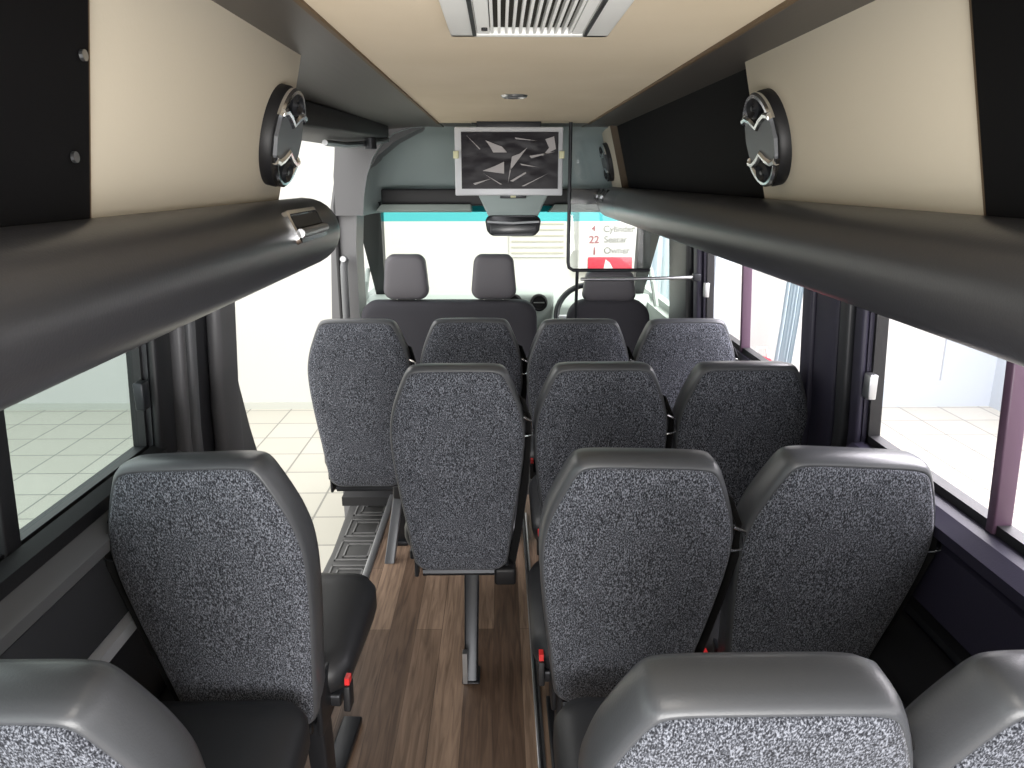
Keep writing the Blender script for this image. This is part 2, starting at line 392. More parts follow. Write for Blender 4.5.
def locker(side, lab, segs, name='overhead_locker'):
    y0 = min(s_[0] for s_ in segs); off = (mx_(side, .55), y0, 1.6)
    T = thing(name, lab, 'locker', off)
    for ya, yb, kind in segs:
        sl = -.06 if side < 0 else 0
        if kind == 'cream':
            panel(side, ya, yb, 1.60, 1.908, 0, .025, sl).build('door_panel', 'cream', T, off, bevel=.003)
            panel(side, ya - .012, ya, 1.60, 1.908, .004, .03, sl, sl).build('edge_shade', 'edge', T, off)  # brown strip painted as the shadow along the cream panel's near edge
        elif kind == 'black':
            panel(side, ya, yb, 1.60, 1.908, .010, .03, 0, sl).build('end_panel', 'blackcloth', T, off, bevel=.003)
        elif kind == 'recess':
            panel(side, ya, yb, 1.60, 1.908, -.03, .05).build('recess_panel', 'blackcloth', T, off)
    # box body behind the faces
    yb = max(s_[1] for s_ in segs)
    p = [(mx_(side, .60), 1.58), (mx_(side, .60), 1.86), (xw(side, 1.80) , 1.84), (xw(side, 1.60), 1.58)]
    MB().prism(p, y0 + .01, yb - .03, 'y').build('locker_body', 'blackcloth', T, off)
    return T, off

TL, off = locker(-1, 'left overhead locker with black end panel and cream door panel', [(-.6, .916, 'black'), (.928, 1.735, 'cream')])
service_unit(TL, -1, 1.635, off)
for zz in (1.672, 1.775):
    c = Vector((mx_(-1, face_x(zz) - .012), .862, zz)); MB().tube([c, c + Vector((.004, 0, 0))], .006, 12).build('screw', 'steel', TL, off)
TR_, off = locker(1, 'rear right overhead locker with cream door panel, black end', [(-.6, .963, 'black'), (.975, 1.815, 'cream')])
service_unit(TR_, 1, 1.70, off)
T2, off = locker(1, 'forward right overhead locker, black recess ending in narrow cream panel', [(1.815, 3.93, 'recess'), (3.94, 4.30, 'cream')])
service_unit(T2, 1, 4.21, off)

def padded_roll(side, y0, y1, lab):
    cx, czr, r = mx_(side, .55), 1.522, .082
    off = (cx, y0, czr)
    T = thing('padded_rail', lab, 'padded rail', off, 'padded rails under the overhead lockers')
    rings = []; n = 28
    ys = [(y0, 1.0)] + [(y0 + (y1 - .09 - y0) * k / 12, 1) for k in range(1, 13)] + [(y1 - .05, .97), (y1 - .02, .86), (y1 - .005, .66), (y1, .4)]
    for y, s_ in ys:
        ring = []
        for k in range(n):
            a_ = 2 * PI * k / n
            ring.append((cx + r * s_ * math.cos(a_) * 1.0, y, czr + r * s_ * math.sin(a_)))
        rings.append(ring)
    MB().loft(rings).build('padded_roll', 'roll', T, off, smooth=True, ang=80)
    # backing board from the roll to the wall
    xa, xb = mx_(side, .58), xw(side, 1.56)
    MB().box(min(xa, xb), max(xa, xb), y0, (y1 if side > 0 else 1.76) - .05, 1.555, 1.585).build('rack_board', 'blackcloth', T, off)
    return T, off, cx, czr, r
PLr, off, cx, czr, r = padded_roll(-1, -.6, 1.99, 'left padded charcoal vinyl roll under the locker')
# recessed grab handle on the left roll
def roll_handle(T, off, cx, czr, r, side, yc, L, th, part, m1='chrome'):
    a_ = math.radians(th)
    c = Vector((cx - side * r * math.cos(a_), yc, czr + r * math.sin(a_)))
    nrm = Vector((-side * math.cos(a_), 0, math.sin(a_))); u = Vector((0, 1, 0)); v = Vector((side * math.sin(a_), 0, math.cos(a_)))
    def Pt(p, h): return c + u * p[0] + v * p[1] + nrm * h
    o_ = rrect(L / 2, .034, .012); i_ = rrect(L / 2 - .008, .026, .008)
    pl = MB().loft([[Pt(p, -.01) for p in o_], [Pt(p, .004) for p in o_], [Pt(p, .006) for p in i_], [Pt(p, -.004) for p in i_]]).build(part, m1, T, off, smooth=True, ang=50)
    MB().loft([[Pt((p[0] * .93, p[1] * .55 + .008), .002) for p in i_], [Pt((p[0] * .93, p[1] * .5 + .008), .006) for p in i_]]).build('grip', 'black', pl, off)
    MB().tube([Pt((-L / 2 + .012, -.016), .008), Pt((L / 2 - .012, -.016), .008)], .009, 10).build('lever', 'steel', pl, off)
roll_handle(PLr, off, cx, czr, r, -1, 1.63, .24, 24, 'grab_handle')
PRr, off, cx, czr, r = padded_roll(1, -.6, 4.32, 'right padded charcoal vinyl roll under the lockers, above the window seats')
for yy in (4.05, 4.24):
    roll_handle(PRr, off, cx, czr, r, 1, yy, .12, 30, 'grab_handle', 'frame')

# ------------------------------------------------------------------ sliding door opening: front post, step, rail
tp = MB(); rings = []
for z, xi, xo in ((-.3, -.78, -.93), (.3, -.77, -.93), (.9, -.765, -.93), (1.3, -.765, -.91), (1.5, -.75, -.90), (1.65, -.70, -.87), (1.76, -.63, -.84), (1.83, -.54, -.80), (1.88, -.44, -.74), (1.93, -.30, -.60)):
    rings.append([(xi, 4.04, z), (xo, 4.10, z), (xo, 4.26, z), (xi, 4.26, z)])
tp.loft(rings); TP = tp.build('trim_1', 'pillar', kind='structure', smooth=True, ang=50, label='grey curved post in front of the open sliding door')
MB().tube([(-.868, 4.07, .2), (-.868, 4.07, 1.5), (-.85, 4.07, 1.62), (-.81, 4.07, 1.74), (-.76, 4.07, 1.80)], .012, 10).build('door_seal', 'black', TP, smooth=True)
GH = thing('grab_handle', 'upright grey grab bar on the post beside the open door', 'handle', (-.825, 4.0, .5))
MB().tube([(-.825, 4.03, .5), (-.825, 3.99, .54), (-.825, 3.985, .8), (-.825, 3.985, 1.12), (-.825, 3.99, 1.20), (-.825, 4.03, 1.23)], .020, 12).build('bar', 'ledge', GH, (-.825, 4.0, .5), smooth=True)
MB().tube([(-.825, 4.02, 1.24), (-.825, 3.975, 1.24)], .016, 12).build('bolt_cap', 'steel', GH, (-.825, 4.0, .5), smooth=True)

DR = thing('door_runner', 'black door runner with metal arm above the open side door', 'door runner', (-.66, 3.3, 1.80))
off = (-.66, 3.3, 1.80)
MB().hexa([(-.80, 2.35, 1.785), (-.60, 2.35, 1.80), (-.54, 3.85, 1.84), (-.80, 3.85, 1.80)], [(-.80, 2.35, 1.87), (-.60, 2.35, 1.88), (-.54, 3.85, 1.90), (-.80, 3.85, 1.89)]).build('rail_housing', 'black', DR, off, bevel=.008)
MB().tube([(-.72, 3.25, 1.79), (-.68, 3.5, 1.79), (-.62, 3.68, 1.805), (-.55, 3.86, 1.83)], .013, 8).build('arm', 'steel', DR, off, smooth=True)
MB().tube([(-.60, 3.66, 1.78), (-.60, 3.66, 1.83)], .028, 14).build('roller', 'frame', DR, off, smooth=True)
MB().hexa([(-.60, 1.80, 1.78), (-.56, 1.80, 1.80), (-.60, 2.4, 1.83), (-.66, 2.4, 1.81)], [(-.60, 1.80, 1.81), (-.56, 1.80, 1.82), (-.60, 2.4, 1.86), (-.66, 2.4, 1.85)]).build('bracket', 'frame', DR, off)

off = (-.72, 3.2, -.28)
ST = thing('door_step', 'ribbed dark rubber entry step inside the open side door', 'step', off)
edge = [(-.58, 2.46), (-.58, 4.26), (-.90, 4.26), (-.885, 3.9), (-.87, 3.5), (-.88, 3.1), (-.93, 2.8), (-.95, 2.46)]
MB().prism(edge, -.28, -.20, 'z').build('tread', 'step', ST, off, bevel=.01)
MB().box(-.585, -.57, 2.46, 4.26, -.2, 0).build('riser', 'black', ST, off)
for k in range(6):
    ya = 2.62 + k * .26
    m_ = MB()
    for q_ in range(2):
        d = q_ * .035
        x0, x1, y0, y1 = -.84 + d, -.64 - d, ya + d, ya + .21 - d
        for b in ((x0, x1, y0, y0 + .008), (x0, x1, y1 - .008, y1), (x0, x0 + .008, y0, y1), (x1 - .008, x1, y0, y1)):
            m_.box(*b, -.201, -.194)
    m_.build('tread_rib', 'rib', ST, off)
MB().box(-.60, -.567, 2.46, 3.75, -.012, .006).build('step_edge', 'steel', ST, off, bevel=.003)
MB().box(-.632, -.618, 2.46, 4.2, -.21, -.185).build('step_edge', 'steel', ST, off, bevel=.003)

# ------------------------------------------------------------------ cab
arch = []
for x, z in ((-.715, 1.46), (-.705, 1.56), (-.685, 1.66), (-.65, 1.75), (-.60, 1.82), (-.54, 1.87), (-.45, 1.897), (-.28, 1.905), (.41, 1.905), (.58, 1.897), (.67, 1.87), (.73, 1.82), (.78, 1.75), (.815, 1.66), (.835, 1.56), (.845, 1.46)):
    arch.append((x, z))
hd = MB(); rings = []
for y, s_, zd in ((4.02, 1, 0), (4.15, .995, 0), (4.28, .985, -.005), (4.38, .96, -.02), (4.44, .91, -.05), (4.47, .80, -.09)):
    rings.append([((x - CX) * s_ + CX, y, 1.46 + (z - 1.46) * s_ + (zd if z > 1.6 else 0)) for x, z in arch])
hd.loft(rings, False, True, closed=False)
WF = hd.build('wall_front', 'cab', kind='structure', smooth=True, ang=70, label='grey green cab headlining with storage shelf')
# roof skin behind arch (closes gaps round the arch)
ar = arch
ring_o = [(-.86, 1.46), (-.86, 1.66), (-.85, 1.74), (-.84, 1.86), (-.82, 1.95), (-.8, 2.0), (-.6, 2.0), (-.4, 2.0), (.5, 2.0), (.6, 2.0), (.8, 2.0), (.95, 2.0), (1.05, 1.9), (1.05, 1.74), (1.05, 1.6), (1.05, 1.46)]
m_ = MB(); m_.loft([[(p[0], 4.03, p[1]) for p in ar], [(p[0], 4.03, p[1]) for p in ring_o], [(p[0], 4.10, p[1]) for p in ring_o], [(p[0], 4.10, p[1]) for p in ar]], False, False, closed=False)
m_.build('arch_surround', 'pillar', WF)
MB().box(-.66, .80, 4.30, 4.43, 1.50, 1.592).build('shelf_recess', 'black', WF, bevel=.01)
for x0, x1 in ((-.68, -.16), (.27, .80)):
    MB().hexa([(x0, 4.20, 1.475), (x1, 4.20, 1.475), (x1, 4.42, 1.46), (x0, 4.42, 1.46)], [(x0 + .03, 4.22, 1.512), (x1, 4.22, 1.512), (x1, 4.42, 1.50), (x0 + .03, 4.42, 1.50)]).build('shelf_lip', 'cabtrim', WF, bevel=.006)
# windscreen
def wsx(z, s_): return (-.78 - (1.46 - z) * .10) if s_ < 0 else (.94 + (1.46 - z) * .10)
def wsy(z): return 4.42 + (1.46 - z) * 1.25
wsr = bpy.data.objects.new('window_4', None); C.objects.link(wsr); wsr['kind'] = 'structure'; wsr['label'] = 'windscreen with a teal sun band along its top'; wsr.location = (CX, 4.9, 1.0)
def ws(z0, z1): return [(wsx(z0, -1), wsy(z0), z0), (wsx(z0, 1), wsy(z0), z0), (wsx(z1, 1), wsy(z1), z1), (wsx(z1, -1), wsy(z1), z1)]
m_ = MB(); m_.add(ws(.72, 1.405), [(0, 1, 2, 3)]); m_.build('pane', 'wind', wsr, wsr.location)
m_ = MB(); m_.add(ws(1.405, 1.50), [(0, 1, 2, 3)]); m_.build('sun_band', 'band', wsr, wsr.location)
# cab side walls and A pillars
for side, nm, xs in ((-1, 'wall_cab_left', XL), (1, 'wall_cab_right', XR)):
    m_ = MB(); m_.box(min(xs, xs + side * .05), max(xs, xs + side * .05), 4.26, 5.6, -.05, .90)
    m_.box(min(xs - side * .05, xs), max(xs - side * .05, xs), 4.26, 5.3, -.05, .86)
    W_ = m_.build(nm, 'cabtrim', kind='structure')
    # A pillar
    r_ = .03
    pts = [(xw(side, 1.5) - side * .05, 4.36, 1.52), (xw(side, 1.2) - side * .03, 4.74, 1.2), (xs - side * .02, 5.12, .88)]
    sx_ = (lambda x: x) if side < 0 else (lambda x: 2 * CX - x - .0)
    MB().hexa([(sx_(-.84), 5.10, .86), (sx_(-.78), 5.08, .86), (sx_(-.78), 5.16, .86), (sx_(-.84), 5.16, .86)],
              [(sx_(-.83), 4.36, 1.52), (sx_(-.675), 4.34, 1.52), (sx_(-.675), 4.46, 1.52), (sx_(-.83), 4.46, 1.52)]).build('windscreen_pillar', 'black', W_)
    MB().tube([(xw(side, 1.5) - side * .02, 4.28, 1.5), (xs - side * .01, 4.30, .88)], .028, 8).build('door_pillar', 'cabtrim', W_, smooth=True)
    MB().tube([(xw(side, 1.46) - side * .02, 4.28, 1.50), (xw(side, 1.5) - side * .02, 4.40, 1.50)], .03, 8).build('roof_rail', 'cabtrim', W_, smooth=True)
    MB().tube([(xs - side * .05, 4.62, .88), (xs - side * .07, 4.66, 1.02), (xs - side * .05, 4.85, 1.08)], .016, 8).build('grab_bar', 'cabtrim', W_, smooth=True)
    wn = bpy.data.objects.new('window_%d' % (5 if side < 0 else 6), None); C.objects.link(wn); wn['kind'] = 'structure'; wn.location = (xs, 4.7, .9)
    g = MB(); g.add([(xs + side * .03, 4.30, .9), (xs + side * .03, 5.12, .9), (xw(side, 1.5) + side * .03, 4.40, 1.5), (xw(side, 1.5) + side * .03, 4.28, 1.5)], [(0, 1, 2, 3)])
    g.build('pane', 'glassL' if side < 0 else 'wind', wn, wn.location)

# overhead console with interior mirror
off = (CX, 4.3, 1.5)
OC = thing('overhead_console', 'grey overhead console with small lamp above the dark mirror', 'console', off)
MB().hexa([(-.06, 4.16, 1.44), (.20, 4.16, 1.44), (.20, 4.44, 1.44), (-.06, 4.44, 1.44)], [(-.135, 4.14, 1.60), (.275, 4.14, 1.60), (.275, 4.44, 1.60), (-.135, 4.44, 1.60)]).build('console_body', 'cab', OC, off, bevel=.012)
MB().box(.00, .14, 4.125, 4.15, 1.545, 1.575).build('lamp_housing', 'frame', OC, off, bevel=.004)
MB().box(.055, .085, 4.118, 4.13, 1.548, 1.572).build('lamp_lens', 'tape', OC, off, bevel=.003)
off = (.07, 4.2, 1.40)
RM = thing('rear_view_mirror', 'dark wide interior mirror hanging below the overhead console', 'mirror', off)
pts = rrect(.15, .055, .035, 6)
sh = lambda p, k: (off[0] + p[0] * (1 - .12 * max(0, -p[1] / .055)) * k, off[2] + p[1] * k)
MB().loft([[(sh(p, 1)[0], 4.19, sh(p, 1)[1]) for p in pts], [(sh(p, 1)[0], 4.15, sh(p, 1)[1]) for p in pts], [(sh(p, .93)[0], 4.14, sh(p, .93)[1]) for p in pts]]).build('mirror_housing', 'frame', RM, off, smooth=True, ang=50)
MB().tube([(-.07, 4.135, 1.422), (.07, 4.13, 1.416), (.21, 4.135, 1.422)], .006, 8).build('bright_strip', 'silver', RM, off)
MB().box(-.055, .195, 4.132, 4.142, 1.36, 1.405).build('mirror_glass', 'gloss', RM, off, bevel=.004)
MB().tube([(.07, 4.2, 1.42), (.07, 4.25, 1.47)], .02, 8).build('stem', 'frame', RM, off)

# monitor
off = (.04, 3.56, 1.90)
MN = thing('ceiling_monitor', 'silver framed monitor under wrinkled black film, hanging from the ceiling', 'monitor', off)
x0, x1, z0, z1 = -.205, .287, 1.572, 1.872
MB().box(x0, x1, 3.56, 3.60, z0, z1).build('monitor_case', 'silver', MN, off, bevel=.006)
MB().box(x0 + .10, x1 - .10, 3.57, 3.62, z1 - .02, CEIL + .0).build('hinge', 'frame', MN, off, bevel=.004)
MB().box(x0 + .030, x1 - .022, 3.552, 3.562, z0 + .030, z1 - .022).build('screen', 'black', MN, off)
# wrinkled film: displaced grid
m_ = MB(); nx, nz2 = 36, 24; vs = []; fs = []
from mathutils import noise
for j in range(nz2 + 1):
    for i in range(nx + 1):
        u, v = i / nx, j / nz2
        x = x0 + .032 + u * (x1 - x0 - .056); z = z0 + .032 + v * (z1 - z0 - .056)
        e = min(u, 1 - u, v, 1 - v) * 6; e = min(1, e)
        p = Vector((x * 9, z * 14, 3.1)); h = abs(noise.noise(p)) * .005 + abs(noise.noise(p * 2.3)) * .002
        vs.append((x, 3.546 - h * e, z))
for j in range(nz2):
    for i in range(nx): k = j * (nx + 1) + i; fs.append((k, k + 1, k + nx + 2, k + nx + 1))
m_.add(vs, fs); FM = m_.build('protective_film', 'film', MN, off, smooth=True)
def crease_glint(pts_px):   # pale highlight shape laid on the film's folds, in fractions of the screen
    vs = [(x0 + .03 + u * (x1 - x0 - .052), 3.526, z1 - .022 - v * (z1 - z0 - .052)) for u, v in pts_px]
    MB().add(vs, [tuple(range(len(vs)))]).build('film_glint', 'crease_glint', FM, off)
crease_glint([(.25, .15), (.42, .26), (.47, .36), (.33, .36), (.29, .24)])
crease_glint([(.22, .68), (.34, .60), (.44, .52), (.44, .73)])
crease_glint([(.52, .43), (.60, .38), (.68, .27), (.58, .50), (.50, .68)])
crease_glint([(.86, .13), (.95, .08), (.97, .30), (.83, .42), (.90, .28)])
crease_glint([(.50, .86), (.66, .70), (.67, .72), (.53, .87)])
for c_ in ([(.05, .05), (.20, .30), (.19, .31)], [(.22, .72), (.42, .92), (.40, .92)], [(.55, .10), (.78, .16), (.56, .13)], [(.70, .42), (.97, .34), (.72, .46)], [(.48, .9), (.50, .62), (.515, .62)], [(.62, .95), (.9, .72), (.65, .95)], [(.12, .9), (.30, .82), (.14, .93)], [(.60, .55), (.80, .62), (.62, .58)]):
    crease_glint(c_)
for xx in (x0, x1):
    MB().box(xx - .012 + (.006 if xx < 0 else -.006), xx + .012 + (.006 if xx < 0 else -.006), 3.545, 3.575, 1.735, 1.768).build('tape_tab', 'tape', MN, off, bevel=.003)

# screen and rail behind the driver
off = (.31, 3.62, 0)
DP = thing('driver_screen', 'clear acrylic screen on a thin dark pole behind the driver', 'screen', off)
MB().tube([(.325, 3.62, 1.90), (.325, 3.62, 1.26), (.33, 3.62, 1.235), (.35, 3.62, 1.222), (.72, 3.62, 1.222)], .0085, 10).build('pole', 'frame', DP, off, smooth=True)
MB().box(.33, .72, 3.618, 3.622, 1.228, 1.89).build('pane', 'acrylic', DP, off)
MB().tube([(.37, 3.62, 1.222), (.37, 3.66, .9), (.37, 3.70, .0)], .008, 8).build('lower_pole', 'frame', DP, off, smooth=True)
HR = thing('handrail', 'thin horizontal steel handrail behind the driver seat', 'handrail', (.38, 3.60, 1.18))
MB().tube([(.385, 3.60, 1.182), (.6, 3.60, 1.182), (.955, 3.66, 1.182)], .008, 10).build('rail', 'steel', HR, (.38, 3.60, 1.18), smooth=True)
MB().box(.94, .975, 3.64, 3.68, 1.165, 1.20).build('rail_end', 'frame', HR, (.38, 3.60, 1.18), bevel=.004)

# dashboard, vent and steering wheel
off = (CX, 5.0, .5)
DB = thing('dashboard', 'pale grey van dashboard below the windscreen', 'dashboard', off)
MB().prism([(4.95, .45), (4.85, .70), (4.88, .84), (5.0, .90), (5.32, .86), (5.4, .45)], XL + .02, XR - .02, 'x').build('dash_body', 'cabtrim', DB, off, bevel=.02)
a = MB(); a.prism([(4.78, .60), (4.74, .80), (4.76, .93), (4.84, .96), (5.1, .94), (5.1, .6)], .02, .34, 'x'); a.build('centre_pod', 'cabtrim', DB, off, bevel=.02)
for xx in (.085, .245):
    av = MB(); rings = []
    for r, y in ((.055, 4.755), (.055, 4.735), (.045, 4.73), (.040, 4.745)):
        rings.append([(xx + r * math.cos(k * PI / 12), y, .885 + r * math.sin(k * PI / 12)) for k in range(24)])
    A_ = av.loft(rings).build('air_vent', 'black', DB, off, smooth=True, ang=50)
    MB().tube([(xx - .035, 4.732, .885), (xx + .035, 4.732, .885)], .005, 8).build('vane', 'steel', A_, off)
off = (.57, 4.70, .80)
SW = thing('steering_wheel', 'grey steering wheel in front of the driver seat', 'steering wheel', off)
m0 = Matrix.Translation(off) @ Matrix.Rotation(math.radians(62), 4, 'X')
a = MB(); R_, r_ = .215, .019; rings = []
for i in range(40):
    t_ = 2 * PI * i / 40
    rings.append([((R_ + r_ * math.cos(p_)) * math.cos(t_), (R_ + r_ * math.cos(p_)) * math.sin(t_), r_ * math.sin(p_)) for p_ in [2 * PI * k / 10 for k in range(10)]])
rings.append(rings[0]); a.loft(rings, False, False).xf(m0).build('rim', 'frame', SW, off, smooth=True)
a = MB(); a.tube([(0, 0, -.03), (0, 0, .02)], [.075, .06], 20); a.xf(m0).build('hub', 'frame', SW, off, smooth=True)
for an in (0, PI, 1.5 * PI):
    a = MB(); a.tube([(.05 * math.cos(an), .05 * math.sin(an), 0), (.205 * math.cos(an), .205 * math.sin(an), 0)], .014, 8); a.xf(m0).build('spoke', 'silver', SW, off)
a = MB(); a.tube([(0, 0, -.03), (0, 0, -.35)], .03, 10); a.xf(m0).build('column', 'black', SW, off)

# cab seats
def pillow_loft(hw_z, y0, y1, rnd=.03, n=6):     # rounded block from profile rows (z, halfwidth), centred x=0
    pass
def slab(outl, y0, y1, ins, bulge=0):
    """outline in (x,z) lofted from y0 to y1 with softened rims"""
    cx = sum(p[0] for p in outl) / len(outl); cz_ = sum(p[1] for p in outl) / len(outl)
    w_ = max(abs(p[0] - cx) for p in outl); h_ = max(abs(p[1] - cz_) for p in outl)
    def ring(y, d): return [((p[0] - cx) * (1 - d / w_) + cx, y, (p[1] - cz_) * (1 - d / h_) + cz_) for p in outl]
    T_ = y1 - y0
    rs = [ring(y0 - bulge, ins * 3.5), ring(y0 - bulge * .4, ins * 1.8), ring(y0 + .02 * T_, ins), ring(y0 + .12 * T_, ins * .3), ring(y0 + .3 * T_, 0), ring(y1 - .3 * T_, 0), ring(y1 - .12 * T_, ins * .3), ring(y1 - .02 * T_, ins), ring(y1 + bulge * .4, ins * 1.8), ring(y1 + bulge, ins * 3.5)]
    return MB().loft(rs)

def headrest(parent, cx, yb, off, w_=.115):
    o = [(cx + p[0] * (1.04 if p[1] < 0 else .93), 1.145 + p[1]) for p in rrect(w_, .118, .05, 6)]
    h = slab(o, yb, yb + .09, .012, .004).build('headrest', 'headrest', parent, off, smooth=True, ang=80)
    for sx in (-.05, .05):
        MB().tube([(cx + sx, yb + .045, 1.00), (cx + sx, yb + .045, 1.08)], .007, 8).build('post', 'chrome', h, off, smooth=True)

off = (-.285, 3.98, -.01)
BN = thing('cab_bench_seat', 'dark grey double passenger bench with two headrests in the cab', 'seat', off)
o = [(-.275 + p[0], .66 + p[1]) for p in rrect(.47, .36, .09, 7)]
slab(o, 3.94, 4.06, .015, .006).build('backrest', 'cabseat', BN, off, smooth=True, ang=80)
MB().box(-.73, .16, 4.06, 4.52, .22, .44).build('seat_cushion', 'cabseat', BN, off, bevel=.03)
MB().box(-.70, .13, 4.02, 4.46, -.01, .22).build('seat_base', 'black', BN, off, bevel=.01)
headrest(BN, -.50, 3.95, off); headrest(BN, -.035, 3.95, off)
off = (.59, 4.12, -.01)
DS = thing('driver_chair', 'dark grey single driver seat behind the steering wheel', 'seat', off)
o = [(.60 + p[0] * (1 if p[1] < .2 else .96), .66 + p[1]) for p in rrect(.24, .34, .11, 7)]
slab(o, 4.08, 4.20, .015, .006).build('backrest', 'cabseat', DS, off, smooth=True, ang=80)
MB().box(.36, .82, 4.20, 4.58, .24, .44).build('seat_cushion', 'cabseat', DS, off, bevel=.03)
MB().box(.40, .78, 4.16, 4.56, -.01, .24).build('seat_base', 'black', DS, off, bevel=.01)
o = [(.60 + p[0] * (1.05 if p[1] < 0 else .95), 1.075 + p[1]) for p in rrect(.14, .085, .04, 6)]
h = slab(o, 4.09, 4.18, .012, .004).build('headrest', 'headrest', DS, off, smooth=True, ang=80)
for sx in (-.05, .05): MB().tube([(.60 + sx, 4.13, .96), (.60 + sx, 4.13, 1.01)], .007, 8).build('post', 'chrome', h, off)

# ------------------------------------------------------------------ passenger seats
H = .757
prof = [(0, .148), (.04, .160), (.12, .171), (.28, .187), (.42, .202), (.56, .214), (.66, .219), (.74, .217), (.82, .205), (.89, .187), (.945, .170), (.975, .159), (.992, .147), (.999, .130)]
def seat_outline():
    # dense smooth closed outline (x, z) built from the half profile
    half = [(0, 0), (.07, 0), (.112, 0), (.136, .006 / H)] + [(w_, t_) for t_, w_ in prof[1:]] + [(.105, 1.002), (.05, 1.003), (0, 1.003)]
    pts = []
    for k in range(len(half) - 1):
        p0 = half[max(k - 1, 0)]; p1 = half[k]; p2 = half[k + 1]; p3 = half[min(k + 2, len(half) - 1)]
        for j in range(3):
            t_ = j / 3
            f = lambda a, b, c, d: .5 * (2 * b + (c - a) * t_ + (2 * a - 5 * b + 4 * c - d) * t_ ** 2 + (-a + 3 * b - 3 * c + d) * t_ ** 3)
            pts.append((f(p0[0], p1[0], p2[0], p3[0]), f(p0[1], p1[1], p2[1], p3[1]) * H))
    pts.append((0, half[-1][1] * H))
    pts[0] = (0, 0)
    left = [(-x, z) for x, z in reversed(pts[1:-1])]
    return pts + left
OUT = seat_outline(); NO = len(OUT)
ZC = H * .52
def oring(y, d, dt=0):
    r_ = []
    for x, z in OUT:
        sx = 1 - d * min(1, abs(x) / .11) / max(abs(x), 1e-4) if abs(x) > 1e-4 else 1
        zz = z - ZC; hz = H / 2
        r_.append((x * max(sx, 0), y, ZC + zz * (1 - (d + (dt if zz > 0 else 0)) / hz)))
    return r_
def frac(y, k, d):   # shrink towards the middle
    base = oring(0, d)
    return [(p[0] * k, y, ZC + (p[2] - ZC) * k) for p in base]

def buckle_(T, sg, bx):
    bk = MB(); bk.ribbon([(-sg * bx, .085, .34), (-sg * bx, .09, .41)], (0, 1, 0), .04, .018)
    K = bk.build('buckle', 'black', T, bevel=.004)
    MB().ribbon([(-sg * bx, .09, .41), (-sg * bx, .092, .428)], (0, 1, 0), .024, .012).build('release_button', 'red', K)

def make_seat(name, label, group, legs, mirror=False):
    T = thing(name, label, 'seat', (0, 0, 0), group)
    sh = MB(); sh.loft([oring(.012, .016, .004), oring(.003, .010, .004), oring(.004, .006, .003), oring(.014, .002, .001), oring(.032, .0, .002), oring(.055, 0, .006), oring(.085, .001, .014), oring(.105, .010, .022), oring(.118, .028, .03), frac(.122, .7, .03), frac(.118, .3, .03)])
    B = sh.build('backrest', 'vinyl', T, smooth=True, ang=80)
    B.location = (0, 0, .33)
    fb = MB(); fb.loft([oring(.012, .009, .006), oring(.001, .009, .006), oring(-.003, .014, .006), frac(-.007, .88, .03), frac(-.010, .7, .03), frac(-.012, .45, .03), frac(-.013, .2, .03)])
    fb.build('back_panel', 'fabric', B, smooth=True, ang=80)
    sg = -1 if mirror else 1
    # belt guide at the shoulder, webbing, retractor
    zt = H * .735; g = MB()
    g.box(*sorted((sg * .196, sg * .222)), .02, .06, zt - .035, zt + .03)
    G = g.build('belt_guide', 'black', B, bevel=.006)
    g = MB(); g.tube([(sg * .212, .012, zt + .030), (sg * .238, .010, zt + .018), (sg * .243, .010, zt - .03), (sg * .216, .012, zt - .038)], .0045, 8)
    g.build('guide_loop', 'chrome', G, smooth=True)
    b = MB(); b.ribbon([(sg * .205, .085, zt + .07), (sg * .226, .05, zt + .02), (sg * .226, .028, zt - .05), (sg * .220, .045, H * .45), (sg * .197, .05, H * .18), (sg * .175, .05, .005)], (sg * .5, -.85, 0), .042, .003)
    b.build('seat_belt', 'belt', B, smooth=True)
    g = MB(); g.box(*sorted((sg * .115, sg * .19)), -.005, .07, -.055, .012); g.build('belt_retractor', 'black', B, bevel=.01)
    # cushion
    c = MB(); rings = []
    for z, d in ((.36, .03), (.37, .008), (.40, 0), (.44, 0), (.465, .012), (.478, .05), (.482, .1)):
        rings.append([(p[0] * (1 - d / .21), .30 + p[1] * (1 - d / .22), z + (.02 * (p[1] / .22) if z > .4 else 0)) for p in rrect(.212, .215, .07, 6)])
    cu = c.loft(rings).build('seat_cushion', 'cushion', T, smooth=True, ang=80)
    c = MB(); c.box(-.19, .19, .10, .50, .325, .362); c.build('seat_pan', 'frame', T, bevel=.008)
    f = MB(); f.tube([(-.135, .03, .318), (.135, .03, .318)], .015, 8); f.tube([(-.125, .04, .32), (-.125, .46, .33)], .014, 8); f.tube([(.125, .04, .32), (.125, .46, .33)], .014, 8)
    f.build('seat_frame', 'frame', T, smooth=True)
    # recliner plates
    for s2 in (-1, 1):
        MB().box(*sorted((s2 * .150, s2 * .164)), .02, .13, .30, .45).build('hinge_plate', 'frame', T, bevel=.005)
    # buckle on the other hip
    bx = .215 if mirror else .188
    if len(legs) > 1: buckle_(T, sg, bx)
    for kind in legs:
        x = kind[0]
        l = MB()
        l.hexa([(x - .022, kind[1] - .03, 0), (x + .022, kind[1] - .03, 0), (x + .022, kind[1] + .04, 0), (x - .022, kind[1] + .04, 0)],
               [(x - .026, kind[2] - .03, .33), (x + .026, kind[2] - .03, .33), (x + .026, kind[2] + .05, .33), (x - .026, kind[2] + .05, .33)])
        Lg = l.build('leg', 'frame', T, bevel=.006)
        if kind[1] < 0: MB().box(x - .027, x - .012, kind[1] - .036, kind[1] - .01, .004, .12).build('sleeve', 'steel', Lg)
        MB().box(x - .03, x + .03, kind[1] - (.05 if kind[1] > 0 else .035), kind[1] + (.30 if kind[1] > 0 else .06), 0, .022 if kind[1] > 0 else .008).build('foot', 'frame', Lg, bevel=.005)
    return T

